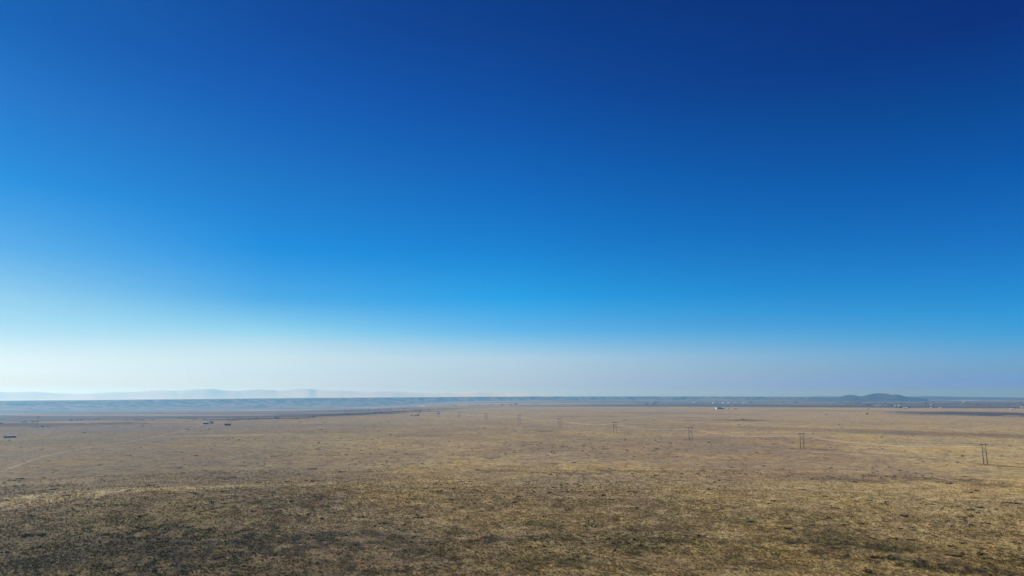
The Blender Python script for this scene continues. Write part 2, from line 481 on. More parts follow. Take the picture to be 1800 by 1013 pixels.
track([(1840, 826), (1737, 816.2), (1570, 801.4), (1412, 789.2), (1300, 780.8), (1214, 773.8), (1081, 762), (985, 752.8), (913, 745)], 2.6, 'worn_track', 0.07, 'dark')


# ------------------------------------------------------------------ grass tufts on the near ground (nobody could count them)
def grass(n):
    a = RNG.uniform(R(-46), R(46), n * 2)
    u = RNG.random(n * 2)
    r0, r1 = 185.0, 620.0
    r = np.sqrt(r0 * r0 + u * (r1 * r1 - r0 * r0))
    x = r * np.sin(a); y = r * np.cos(a)
    dens = (1 - 0.8 * sstep(300, 620, r)) * (0.35 + 0.75 * sstep(0.32, 0.6, fbm(x, y, 9, 101, 3)))
    keep = RNG.random(n * 2) < dens
    x = x[keep][:n]; y = y[keep][:n]; r = r[keep][:n]
    n = len(x)
    z = height(x, y) - 0.03
    size = RNG.uniform(0.45, 1.15, n) * (0.8 + 0.5 * fbm(x, y, 30, 103, 3))
    B = 7
    base = np.stack([x, y, z], 1)[:, None, :]
    w = RNG.uniform(0, 2 * PI, (n, B)); lean = RNG.uniform(0.15, 1.1, (n, B)) * size[:, None]
    hgt = RNG.uniform(0.28, 0.62, (n, B)) * size[:, None]
    off = RNG.uniform(0, 0.42, (n, B)) * size[:, None]; wo = RNG.uniform(0, 2 * PI, (n, B))
    cx = base[..., 0] + off * np.cos(wo); cy = base[..., 1] + off * np.sin(wo); cz = np.broadcast_to(base[..., 2], cx.shape)
    hw = RNG.uniform(0.07, 0.17, (n, B)) * size[:, None]
    v = np.empty((n, B, 3, 3), np.float32)
    v[..., 0, 0] = cx - hw * np.sin(w); v[..., 0, 1] = cy + hw * np.cos(w); v[..., 0, 2] = cz
    v[..., 1, 0] = cx + hw * np.sin(w); v[..., 1, 1] = cy - hw * np.cos(w); v[..., 1, 2] = cz
    v[..., 2, 0] = cx + lean * 0.5 * np.cos(w); v[..., 2, 1] = cy + lean * 0.5 * np.sin(w); v[..., 2, 2] = cz + hgt
    V = v.reshape(-1, 3)
    me = mesh_np('grass', V, np.arange(len(V)), np.full(len(V) // 3, 3))
    cov = cover(x, y)
    straw = np.array((0.53, 0.372, 0.112)); brown = np.array((0.18, 0.117, 0.032)); olive = np.array((0.125, 0.110, 0.022))
    t = RNG.random(n)[:, None]; green = sstep(0.55, 0.35, cov[:, 0] / np.maximum(cov[:, 1], .01) * 0.4)[:, None]
    c = brown + (straw - brown) * t ** 1.3
    k = RNG.random(n)[:, None]
    c = np.where(k < 0.16 + 0.5 * (cov[:, :1] < 0.17), olive * (0.7 + 0.6 * t), c)
    c = c * (0.20 + 1.45 * cov.mean(1)[:, None]) + cov * 0.45
    vcol(me, np.repeat(c, B * 3, axis=0), 'tint')
    o = link('grass', me, M['tuft']); tag(o, kind='stuff')
    return o


grass(150000)


# ------------------------------------------------------------------ shrubs
def leaf_cloud(rng, blobs, per, leaf, cols, flat_=0.0):
    """many small leaf faces spread through ellipsoids; returns verts, cols"""
    V = []; C = []
    for (bx, by, bz, rx, ry, rz) in blobs:
        p = rng.normal(size=(per, 3)); p /= np.linalg.norm(p, axis=1)[:, None]
        p *= rng.uniform(0.35, 1.05, per)[:, None] ** 0.6
        p = p * (rx, ry, rz) + (bx, by, bz)
        p[:, 2] = np.maximum(p[:, 2], 0.02)
        a = rng.normal(size=(per, 3)); a /= np.linalg.norm(a, axis=1)[:, None]
        b = np.cross(a, rng.normal(size=(per, 3))); b /= np.linalg.norm(b, axis=1)[:, None]
        s = leaf * rng.uniform(0.6, 1.4, per)[:, None]
        V.append(np.stack([p - a * s, p + b * s * 0.6, p + a * s, p - b * s * 0.6], 1).reshape(-1, 3))
        c = np.array(cols[rng.integers(len(cols))]) * rng.uniform(0.75, 1.25, per)[:, None]
        C.append(np.repeat(c, 4, axis=0))
    return np.concatenate(V), np.concatenate(C)


def cloud_mesh(name, V, C):
    me = mesh_np(name, V, np.arange(len(V)), np.full(len(V) // 4, 4))
    vcol(me, C, 'tint')
    return me


SAGE = [(0.050, 0.037, 0.012), (0.062, 0.047, 0.016), (0.040, 0.032, 0.010)]
shrub_meshes = []
for k in range(6):
    rg = np.random.default_rng(200 + k)
    bl = [(rg.uniform(-0.75, 0.75), rg.uniform(-0.5, 0.5), rg.uniform(0.08, 0.2), rg.uniform(0.18, 0.42), rg.uniform(0.18, 0.4), rg.uniform(0.10, 0.26)) for _ in range(5 + k % 3)]
    V, C = leaf_cloud(rg, bl, 55, 0.075, SAGE)
    me = cloud_mesh('shrub', V, C); me.materials.append(M['shrub'])
    shrub_meshes.append(me)

SHRUBS = [(1115, 866, 24), (1115, 894, 18), (735, 911, 20), (796, 879, 16), (776, 864, 18), (966, 867, 12), (997, 865, 20), (1017, 865, 16), (1072, 879, 18), (905, 884, 14), (870, 865, 10),
          (1360, 881, 13), (1376, 825, 11), (1410, 862, 13), (1157, 843, 8), (1227, 890, 7), (1322, 918, 18), (1386, 930, 18), (1417, 917, 11), (1336, 927, 10), (1468, 894, 14),
          (1487, 923, 16), (1517, 922, 16), (1584, 930, 12), (1537, 948, 20), (1571, 948, 18), (1602, 950, 14), (1672, 961, 16), (1710, 897, 18), (1724, 893, 14), (1714, 863, 16), (1702, 866, 16),
          (1775, 885, 20), (1790, 886, 14), (1565, 822, 9), (1592, 908, 18), (1694, 911, 18), (1733, 921, 14), (1677, 978, 24), (1540, 981, 28), (1570, 985, 16), (1528, 1007, 20),
          (430, 820, 14), (410, 840, 15), (550, 825, 18), (600, 830, 16), (540, 845, 11), (565, 878, 12), (690, 895, 12), (672, 921, 14), (315, 823, 10), (177, 818, 14), (265, 854, 12),
          (95, 861, 14), (75, 875, 11), (117, 872, 12), (36, 842, 12), (28, 855, 12), (52, 942, 26), (75, 941, 20), (12, 972, 18), (65, 963, 16), (255, 930, 16), (250, 908, 20), (346, 867, 10), (338, 866, 10),
          (640, 850, 10), (612, 856, 9), (760, 832, 8), (840, 827, 14), (812, 847, 10), (1010, 814, 12), (1200, 858, 9), (1245, 838, 10), (1290, 829, 9), (1320, 850, 8), (1452, 873, 12),
          (1530, 880, 12), (1602, 880, 9), (1646, 883, 8), (1452, 806, 10), (1290, 809, 9), (1505, 848, 14), (1670, 851, 14), (1762, 850, 14), (1140, 800, 8), (1060, 790, 9), (990, 786, 10), (905, 796, 8),
          (700, 806, 7), (625, 784, 8), (480, 803, 8), (560, 790, 7), (790, 776, 10), (830, 790, 8), (345, 801, 9), (228, 801, 14), (122, 786, 6), (420, 774, 6), (1330, 796, 9)]
for k, (px, py, w) in enumerate(SHRUBS):
    x, y, z = spot(px, py)
    d = math.sqrt(x * x + y * y + EYE * EYE)
    s = 0.5 * w * d / FPX * 0.92
    o = link('shrub', shrub_meshes[k % 6], None, None, (x, y, z - 0.03), random.uniform(-0.3, 0.3) - math.atan2(x, y) + (PI if k % 2 else 0))
    o.scale = (s, s * random.uniform(0.8, 1.25), min(max(s * random.uniform(0.55, 0.9), 0.6), 1.8))
    tag(o, 'low dark sagebrush clump standing out on the open dry grass', 'shrub', 'dark shrub clumps scattered over the dry plain')


def scrub(n):
    """the finer scrub between the clumps: too many and too small to count"""
    a = RNG.uniform(R(-48), R(48), n * 4); r = 1 / RNG.uniform(1 / 1900, 1 / 270, n * 4)
    x = r * np.sin(a); y = r * np.cos(a)
    keep = RNG.random(n * 4) < sstep(0.42, 0.66, fbm(x, y, 85, 111, 4)) * 0.75 + 0.04
    x = x[keep][:n]; y = y[keep][:n]; r = r[keep][:n]; z = height(x, y)
    V = []; C = []
    for q in range(len(x)):
        s = RNG.uniform(0.25, 0.75) * (1 + r[q] / 900) * (1.6 if RNG.random() < 0.12 else 1)
        bl = [(x[q] + RNG.uniform(-1, 1) * s, y[q] + RNG.uniform(-.6, .6) * s, z[q] + 0.15 * s, 0.6 * s, 0.6 * s, 0.3 * s) for _ in range(2)]
        v, c = leaf_cloud_abs(bl, 9, 0.28 * s)
        V.append(v); C.append(c)
    me = cloud_mesh('scrub', np.concatenate(V), np.concatenate(C))
    o = link('scrub', me, M['shrub']); tag(o, kind='stuff')


def leaf_cloud_abs(blobs, per, leaf):
    V = []; C = []
    for (bx, by, bz, rx, ry, rz) in blobs:
        p = RNG.normal(size=(per, 3)); p /= np.linalg.norm(p, axis=1)[:, None]
        p = p * (rx, ry, rz) + (bx, by, bz)
        a = RNG.normal(size=(per, 3)); a /= np.linalg.norm(a, axis=1)[:, None]
        b = np.cross(a, RNG.normal(size=(per, 3))); b /= np.linalg.norm(b, axis=1)[:, None]
        s = leaf * RNG.uniform(0.6, 1.4, per)[:, None]
        V.append(np.stack([p - a * s, p + b * s * 0.6, p + a * s, p - b * s * 0.6], 1).reshape(-1, 3))
        c = np.array(SAGE[RNG.integers(3)]) * RNG.uniform(0.7, 1.5, per)[:, None]
        C.append(np.repeat(c, 4, axis=0))
    return np.concatenate(V), np.concatenate(C)


scrub(4500)

# ------------------------------------------------------------------ power line: H-frame structures marching away to the left
# surveyed bearing: first frame 421 m right / 610 m ahead, one span (-79.5, 172) m
frame_pts = []
p0 = np.array((419.5, 607.0)); span = np.array((-84.0, 178.0))
obs = [(1732.5, 814.8), (1410.5, 788.0), (1214, 772.8), (1081, 761), (984.5, 751.8), (912.7, 744.2), (855, 739.5), (807, 736.3), (770, 732.8), (737, 730.0)]
for (px, py) in obs:
    frame_pts.append(np.array(flat(px, py)))
stepv = (frame_pts[-1] - frame_pts[3]) / 6
for k in range(7):
    frame_pts.append(frame_pts[-1] + stepv)
frame_pts.insert(0, frame_pts[0] + (frame_pts[0] - frame_pts[1]))   # next one, beyond the right edge of the picture
POLE_H = 18.6
HALF = 2.6
ARM = 5.5
line_dir = stepv / np.linalg.norm(stepv)
ang = math.atan2(line_dir[1], line_dir[0]) - PI / 2      # local +Y along the line


def make_frame():
    root = bpy.data.objects.new('h_frame_pylon', None); COL.objects.link(root)
    for s in (-1, 1):
        b = MB(); b.tube([(s * HALF, 0, -1.0), (s * HALF, 0, 6), (s * HALF, 0, POLE_H)], [0.33, 0.29, 0.21], 10)
        link('pole', b.mesh('pole', True), M['pole'], root)
    b = MB(); b.box(-ARM, ARM, -0.16, -0.02, POLE_H - 1.25, POLE_H - 0.85); b.box(-ARM, ARM, 0.02 + 0.22, 0.38, POLE_H - 1.25, POLE_H - 0.85)
    link('crossarm', b.mesh('crossarm'), M['pole'], root)
    for s in (-1, 1):
        b = MB(); b.tube([(s * HALF, 0.32 * s, POLE_H - 3.2), (-s * HALF, 0.32 * s, POLE_H - 9.6)], [0.11, 0.11], 6)
        link('brace', b.mesh('brace'), M['pole'], root)
    for q in (-1, 0, 1):
        b = MB()
        prof = []; rad = []
        for t in range(7):
            zt = POLE_H - 1.25 - t * 0.2
            prof += [(q * (ARM - 0.3), 0.11, zt), (q * (ARM - 0.3), 0.11, zt - 0.1)]; rad += [0.15, 0.06]
        b.tube(prof, rad, 8)
        link('insulator', b.mesh('insulator', True), M['insul'], root)
    return root


def copy_tree(o, parent=None):
    c = o.copy(); COL.objects.link(c)
    if parent is not None:
        c.parent = parent
    for ch in list(o.children):
        copy_tree(ch, c)
    return c


ordn = ['', 'nearest and tallest wooden H-frame pylon, at the right of the plain', 'second wooden H-frame pylon from the right, one span behind the tallest', 'third wooden H-frame pylon from the right', 'fourth wooden H-frame pylon from the right',
        'fifth wooden H-frame pylon from the right', 'sixth wooden H-frame pylon from the right', 'seventh wooden H-frame pylon from the right', 'eighth wooden H-frame pylon from the right',
        'ninth wooden H-frame pylon from the right', 'tenth wooden H-frame pylon from the right, close by the small sheds', 'eleventh wooden H-frame pylon from the right', 'twelfth wooden H-frame pylon from the right',
        'thirteenth wooden H-frame pylon from the right', 'fourteenth wooden H-frame pylon from the right', 'fifteenth wooden H-frame pylon from the right', 'sixteenth wooden H-frame pylon from the right',
        'last tiny wooden H-frame pylon at the far end of the line']
proto = make_frame()
attach = []
used = False
for k, p in enumerate(frame_pts):
    z = float(height(p[0], p[1]))
    attach.append((p[0], p[1], z))
    if k == 0:
        continue                     # beyond the right edge: only its wires come into the picture
    o = proto if not used else copy_tree(proto)
    used = True
    o.location = (p[0], p[1], z); o.rotation_euler = (0, 0, ang)
    tag(o, ordn[k], 'pylon', 'H-frame pylons of the power line')

ca, sa = math.cos(ang), math.sin(ang)
for q, nm in ((-1, 'power line wire hung along the near ends of the crossarms'), (0, 'power line wire hung along the middle of the crossarms'), (1, 'power line wire hung along the far ends of the crossarms')):
    b = MB()
    pts = []
    for k in range(len(attach) - 1):
        A, B = attach[k], attach[k + 1]
        for t in np.linspace(0, 1, 17)[(0 if k == 0 else 1):]:
            lx = q * (ARM - 0.3); ly = 0.11
            x = A[0] + (B[0] - A[0]) * t + lx * ca - ly * sa
            y = A[1] + (B[1] - A[1]) * t + lx * sa + ly * ca
            z = A[2] + (B[2] - A[2]) * t + POLE_H - 2.65 - 5.2 * 4 * t * (1 - t)
            pts.append((x, y, z))
    b.tube(pts, [0.048] * len(pts), 6)
    o = link('power_line_wire', b.mesh('power_line_wire', True), M['wire'])
    tag(o, nm, 'wire', 'wires of the H-frame power line')


# single poles on the river flats
def make_pole():
    root = bpy.data.objects.new('utility_pole', None); COL.objects.link(root)
    b = MB(); b.tube([(0, 0, -1), (0, 0, 19)], [0.36, 0.22], 8); link('pole', b.mesh('pole', True), M['pole'], root)
    b = MB(); b.box(-2.6, 2.6, -0.42, -0.2, 17.2, 17.6); b.box(-2.0, 2.0, -0.42, -0.2, 15.4, 15.75); link('crossarm', b.mesh('crossarm'), M['pole'], root)
    for x in (-2.4, 2.4):
        b = MB(); b.tube([(x, -0.31, 17.6), (x, -0.31, 18.1)], [0.14, 0.09], 8); link('insulator', b.mesh('insulator'), M['insul'], root)
    return root


pp = make_pole(); first = True
for px, py, lab in ((65.5, 747.5, 'dark utility pole standing alone by the dark river scrub'), (179, 731.5, 'taller of two close utility poles far out on the river flats'), (165, 733, 'shorter of two close utility poles far out on the river flats')):
    o = pp if first else copy_tree(pp); first = False
    x, y, z = spot(px, py)
    o.location = (x, y, z); o.rotation_euler = (0, 0, 0.5)
    tag(o, lab, 'utility pole', 'single poles on the river flats')


# ------------------------------------------------------------------ buildings
def house(px, py, w, d, hw, pitch, wall, roof, name, label, cat, rz=0.0, windows=2, door=True, group=None, chimney=False, ridge_x=True):
    """gabled building, ridge along local X; w along X, d along Y (towards the drone is -Y)"""
    x, y, z = spot(px, py)
    root = bpy.data.objects.new(name, None); COL.objects.link(root)
    root.location = (x, y, z); root.rotation_euler = (0, 0, -math.atan2(x, y) + rz)
    b = MB()
    rh = pitch * d / 2
    x0, x1, y0, y1 = -w / 2, w / 2, -d / 2, d / 2
    b.poly([(x0, y0, -1), (x1, y0, -1), (x1, y0, hw), (x0, y0, hw)])
    b.poly([(x1, y1, -1), (x0, y1, -1), (x0, y1, hw), (x1, y1, hw)])
    b.poly([(x1, y0, -1), (x1, y1, -1), (x1, y1, hw), (x1, 0, hw + rh), (x1, y0, hw)])
    b.poly([(x0, y1, -1), (x0, y0, -1), (x0, y0, hw), (x0, 0, hw + rh), (x0, y1, hw)])
    link('wall', b.mesh('wall'), M[wall], root)
    b = MB(); e = 0.5; t = 0.22
    for s in (-1, 1):
        ye = s * (d / 2 + e); ze = hw - pitch * e
        a = [(x0 - e, ye, ze), (x1 + e, ye, ze), (x1 + e, 0, hw + rh), (x0 - e, 0, hw + rh)]
        a = [(p[0], p[1], p[2] + 0.03) for p in a]
        up = [(p[0], p[1], p[2] + t) for p in a]
        n = len(b.v); b.v += a + up
        qs = [(0, 1, 2, 3), (7, 6, 5, 4), (0, 4, 5, 1), (1, 5, 6, 2), (2, 6, 7, 3), (3, 7, 4, 0)]
        b.f += [tuple(n + i for i in qq) for qq in qs]
    ro = link('roof', b.mesh('roof'), M[roof], root)
    if chimney:
        b = MB(); b.box(w * 0.2, w * 0.2 + 0.9, 0.4, 1.2, hw + rh * 0.4, hw + rh + 1.2); link('chimney', b.mesh('chimney'), M['brown'], ro)
    if door:
        b = MB(); dw = 1.1 if cat == 'house' else min(4.0, w * 0.3); dh = min(2.2 if cat == 'house' else 3.6, hw - 0.3)
        b.box(-dw / 2, dw / 2, y0 - 0.08, y0 - 0.003, 0, dh); link('door', b.mesh('door'), M['brown'], root)
    for k in range(windows):
        xc = x0 + w * (k + 0.5) / windows * 0.8 + w * 0.1
        if abs(xc) < 1.6: xc += 2.2
        b = MB(); b.box(xc - 0.7, xc + 0.7, y0 - 0.06, y0 - 0.003, 1.0, min(2.3, hw - 0.2)); link('window', b.mesh('window'), M['glass'], root)
    tag(root, label, cat, group)
    return root


FARM = 'white farm buildings on the horizon'
house(1261, 719.4, 13, 12, 6.0, 0.7, 'white', 'roofw', 'barn', 'bright white barn, the largest speck left of the dark sheds in midfield', 'barn', 0.5, 2)
house(1266.5, 719.4, 15, 10, 4.6, 0.6, 'darkwall', 'roofd', 'shed', 'dark shed touching the right side of the bright white barn', 'shed', 0.1, 0)
house(1270.5, 719.6, 9, 7, 3.2, 0.5, 'darkwall', 'roofd', 'shed', 'lower dark shed second right of the bright white barn', 'shed', 0.0, 0)
house(1273.5, 719.5, 8, 6, 3.0, 0.4, 'white', 'roofw', 'shed', 'low white shed right of the two dark sheds by the bright barn', 'shed', 0.2, 1)
house(1288.5, 719.4, 8, 7, 3.6, 0.4, 'white', 'roofw', 'shed', 'small white shed alone at the right end of the midfield farm', 'shed', 0.3, 1)
for px, w, lab, kind in ((1219.5, 26, 'pale long shed left of the others on the far blue line', 'shed'), (1254, 14, 'pale hut left of the white hall on the far blue line', 'shed'), (1273, 26, 'white hall brightest of the row on the far blue line', 'shed'),
                        (1281.5, 14, 'upright pale hut right of the white hall on the far blue line', 'shed'), (1293, 22, 'pale shed between the upright hut and the end shed on the far blue line', 'shed'), (1308, 20, 'pale end shed at the right of the far blue row', 'shed')):
    house(px, 709.6, w, 14, 7.5, 0.5, 'white', 'roofw', 'shed', lab, kind, random.uniform(-.3, .3), 0, False, FARM)
house(1541.5, 714.2, 24, 10, 4.5, 0.4, 'white', 'roofw', 'barn', 'long white barn right of two dark trees under the butte', 'barn', 0.0, 3)
house(1549, 713.8, 10, 9, 4.5, 0.6, 'cream', 'roofg', 'house', 'small pale house just right of the long white barn', 'house', 0.2, 2)
house(1573.5, 714.4, 8, 8, 4.6, 0.6, 'white', 'roofw', 'house', 'small white house left of its twin above the long white roofs', 'house', 0.2, 2)
house(1580, 714.2, 8, 8, 5.0, 0.7, 'white', 'roofw', 'house', 'small white house right of its twin above the long white roofs', 'house', -0.2, 2)
house(1591.5, 718.6, 22, 10, 4.2, 0.35, 'white', 'roofw', 'barn', 'long low white barn between dark tree clumps below the butte', 'barn', 0.1, 3)
house(1583.5, 717.8, 14, 9, 4.0, 0.6, 'darkwall', 'roofd', 'house', 'dark house left of the long low white barn', 'house', 0.1, 2, chimney=True)
house(1636.5, 713.6, 10, 9, 6.5, 0.8, 'white', 'roofw', 'house', 'tall white house farthest back of the trio right of the butte', 'house', 0.0, 2)
house(1637, 718.2, 7, 7, 3.6, 0.6, 'white', 'roofw', 'shed', 'small white shed in front of the tall white house', 'shed', 0.0, 1)
house(1652.8, 718.2, 12, 8, 3.4, 0.4, 'white', 'roofw', 'shed', 'white shed on the tan strip right of the tall house', 'shed', 0.1, 1)
house(1693.5, 708.4, 15, 12, 9, 0.8, 'white', 'roofw', 'barn', 'bright white barn alone on the blue scrub near the horizon', 'barn', 0.1, 0)
house(1779, 720.0, 12, 8, 3.6, 0.4, 'white', 'roofw', 'shed', 'pale shed in front of a dark bush near the right edge', 'shed', 0.1, 1)
house(1796, 717.4, 14, 9, 4.4, 0.5, 'white', 'roofw', 'house', 'white house at the very right edge', 'house', 0.0, 2)
house(357.3, 745.6, 4.5, 4, 2.6, 0.5, 'white', 'roofw', 'shed', 'tiny white shed at the left end of the homestead by the track', 'shed', 0.3, 0)
house(362.5, 745.6, 10.5, 8, 3.2, 0.35, 'darkwall', 'roofw', 'house', 'dark walled house with a pale roof at the end of the track', 'house', 0.0, 2, chimney=True)
house(369.5, 744.4, 3.2, 3, 3.4, 0.8, 'white', 'roofw', 'shed', 'upright white hut right of the dark walled house', 'shed', 0.2, 0)
house(372.6, 744.6, 4.6, 5, 2.6, 0.5, 'darkwall', 'roofd', 'shed', 'small dark shed right of the upright white hut', 'shed', 0.1, 0)
house(401.5, 748.2, 9, 6, 2.4, 0.45, 'darkwall', 'roofd', 'barn', 'black low barn standing by itself right of the homestead', 'barn', 0.0, 0)
house(396.3, 748.0, 4, 5, 2.4, 0.4, 'darkwall', 'roofd', 'shed', 'black lean shed against the left end of the low barn', 'shed', 0.0, 0, False)
house(19.8, 769.2, 10.5, 4.5, 2.3, 0.35, 'brown', 'roofw', 'trailer_house', 'long low brown house with a bright roof at the left edge', 'house', 0.05, 3)
house(10.5, 769.6, 5.5, 4.5, 1.6, 0.25, 'darkwall', 'roofd', 'shed', 'low dark shed at the left end of the bright roofed house', 'shed', 0.05, 0, False)
house(669.5, 724.4, 7, 6, 3.0, 0.5, 'white', 'roofw', 'shed', 'white shed among the dark river scrub', 'shed', 0.1, 0)
house(771.6, 727.2, 7, 6, 3.6, 0.6, 'white', 'roofw', 'shed', 'small white shed with dark bushes on its left by the ninth pylon', 'shed', 0.2, 0)
house(723.5, 731.6, 5, 4, 2.2, 0.4, 'darkwall', 'roofd', 'shed', 'left of three small dark sheds beside the tenth pylon', 'shed', 0.1, 0)
house(729.5, 731.4, 5, 4, 2.0, 0.4, 'darkwall', 'roofd', 'shed', 'middle of three small dark sheds beside the tenth pylon', 'shed', 0.0, 0)
house(734.3, 731.2, 7, 5, 2.6, 0.5, 'darkwall', 'roofd', 'shed', 'right and largest of three small dark sheds beside the tenth pylon', 'shed', 0.0, 0)
house(1480.5, 729.6, 3.6, 3, 2.2, 0.4, 'white', 'roofw', 'shed', 'tiny white hut on the open plain left of the lone dark tree', 'shed', 0.0, 0, False)
house(1043, 711.2, 30, 14, 7, 0.4, 'white', 'roofw', 'shed', 'pale shed alone on the far plain above the fifth pylon', 'shed', 0.0, 0, False)


# ------------------------------------------------------------------ trees
LEAF = [(0.035, 0.045, 0.024), (0.045, 0.055, 0.028), (0.028, 0.036, 0.022)]


def make_tree(seed, spread):
    rg = np.random.default_rng(seed)
    b = MB()
    b.tube([(0, 0, -0.05), (0.01, 0, 0.2), (0.0, 0.02, 0.55)], [0.045, 0.035, 0.015], 7)
    for k in range(5):
        w = 2 * PI * k / 5 + rg.uniform(-.4, .4); r_ = spread * rg.uniform(.5, .8)
        b.tube([(0, 0, rg.uniform(.18, .35)), (r_ * .5 * math.cos(w), r_ * .5 * math.sin(w), .45), (r_ * math.cos(w), r_ * math.sin(w), .62)], [0.02, 0.014, 0.005], 5)
    trunk = b.mesh('trunk')
    bl = []
    for k in range(9):
        w = rg.uniform(0, 2 * PI); q_ = spread * rg.uniform(0.1, 0.75); zz = rg.uniform(0.32, 0.8)
        s = rg.uniform(0.13, 0.24)
        bl.append((q_ * math.cos(w), q_ * math.sin(w), zz, s * (0.7 + spread), s * (0.7 + spread), s))
    V, C = leaf_cloud(rg, bl, 45, 0.05, LEAF)
    return trunk, cloud_mesh('crown', V, C)


tree_kinds = [make_tree(300 + k, s) for k, s in enumerate((0.42, 0.55, 0.35))]
TREES = [(1525, 713.8, 2.6, 'dark tree, left of the pair beside the long white barn'), (1529.5, 713.8, 2.6, 'dark tree, right of the pair beside the long white barn'),
         (1519, 713.6, 1.4, 'low tree left of the pair beside the long white barn'), (1563, 714.2, 2.0, 'dark tree, left of two between the white barn and the twin houses'), (1567.5, 714.2, 2.2, 'dark tree, right of two between the white barn and the twin houses'),
         (1575.5, 718.2, 2.3, 'dark tree at the left end of the row with the long low white barn'), (1588, 717.6, 2.4, 'dark tree rising behind the long low white barn'), (1598.2, 718.6, 2.6, 'broad dark tree at the right end of the long low white barn'),
         (1524.6, 730.2, 3.4, 'lone dark tree on the open plain, the biggest there'), (1526, 720.6, 1.9, 'small lone dark tree above the biggest one'), (1506.5, 731.2, 1.6, 'low dark bush left of the lone dark tree'),
         (1452.2, 730.4, 2.2, 'lone dark bush left of the tiny white hut'), (1638.5, 717.9, 2.2, 'dark tree close right of the small white shed'), (1641, 713.4, 2.0, 'dark tree close right of the tall white house'),
         (1718, 713.6, 2.2, 'broad dark tree alone under the bright white barn'), (1725.5, 713.8, 1.2, 'low bush right of the broad dark tree'), (1785, 719.0, 2.4, 'dark bush behind the pale shed near the right edge'), (1791, 719.2, 1.8, 'low dark bush beside the white house at the right edge'),
         (1281, 719.8, 1.8, 'small dark tree in the middle of the midfield farm'), (1292, 719.6, 1.4, 'small dark bush left of the last one of the midfield farm'), (1294.6, 719.6, 1.9, 'small dark tree at the right end of the midfield farm'),
         (1305.6, 739.4, 2.6, 'small upright dark tree on a dark streak of the plain'), (1309.5, 739.5, 1.5, 'low dark bush just right of the upright one on the dark streak'), (1312, 739.6, 1.2, 'lowest dark bush at the right end of the dark streak'),
         (769, 727.3, 1.9, 'dark bush against the small white shed by the ninth pylon'), (764.5, 727.5, 1.3, 'low dark bush second left of the shed by the ninth pylon'), (759, 727.9, 1.3, 'low dark bush third left of the shed by the ninth pylon'),
         (1450, 713.2, 1.3, 'low dark tree far right on the blue plain left of the butte'), (1621, 713.0, 1.2, 'low dark tree left of the tall white house'), (1628, 713.0, 1.3, 'low dark tree next to the tall white house')]
for k, (px, py, hp, lab) in enumerate(TREES):
    x, y, z = spot(px, py)
    d = math.hypot(x, y); hh = hp * d / FPX * 1.15
    root = bpy.data.objects.new('tree', None); COL.objects.link(root)
    root.location = (x, y, z); root.scale = (hh * 1.2, hh * 1.2, hh); root.rotation_euler = (0, 0, k * 1.3)
    tr, cr = tree_kinds[k % 3]
    link('trunk', tr, M['bark'], root); link('crown', cr, M['leaf'], root)
    tag(root, lab, 'tree', 'trees around the farms on the plain')


def wood(name, bands, leafsize, cols, per=10):
    """a far-off belt that reads as one mass"""
    V = []; C = []
    for (xa, ya, xb, yb, n, size, jit) in bands:
        n = int(n * (0.4 if ya > 735 else 0.8))
        for q in range(n):
            t = RNG.random()
            px = xa + (xb - xa) * t; py = ya + (yb - ya) * t + RNG.normal() * jit * 1.5
            if RNG.random() > 0.75 * float(sstep(0.35, 0.7, vnoise(px, ya, 9, 7))): continue
            x, y, z = spot(px, max(py, 702))
            s = size * RNG.uniform(0.18, 0.55)
            bl = [(x + RNG.normal() * s * .7, y + RNG.normal() * s * .7, z + s * RNG.uniform(.3, .8), s * .7, s * .7, s * .55) for _ in range(3)]
            for bb in bl:
                p = RNG.normal(size=(per, 3)); p /= np.linalg.norm(p, axis=1)[:, None]
                p = p * bb[3:] + np.array(bb[:3])
                a = RNG.normal(size=(per, 3)); a /= np.linalg.norm(a, axis=1)[:, None]
                b = np.cross(a, RNG.normal(size=(per, 3))); b /= np.linalg.norm(b, axis=1)[:, None]
                l = s * leafsize * RNG.uniform(0.6, 1.4, per)[:, None]
                V.append(np.stack([p - a * l, p + b * l * .7, p + a * l, p - b * l * .7], 1).reshape(-1, 3))
                C.append(np.repeat(np.array(cols[RNG.integers(len(cols))]) * RNG.uniform(.8, 1.3, per)[:, None], 4, axis=0))
    me = cloud_mesh(name, np.concatenate(V), np.concatenate(C))
    o = link(name, me, M['leaf']); tag(o, kind='stuff')


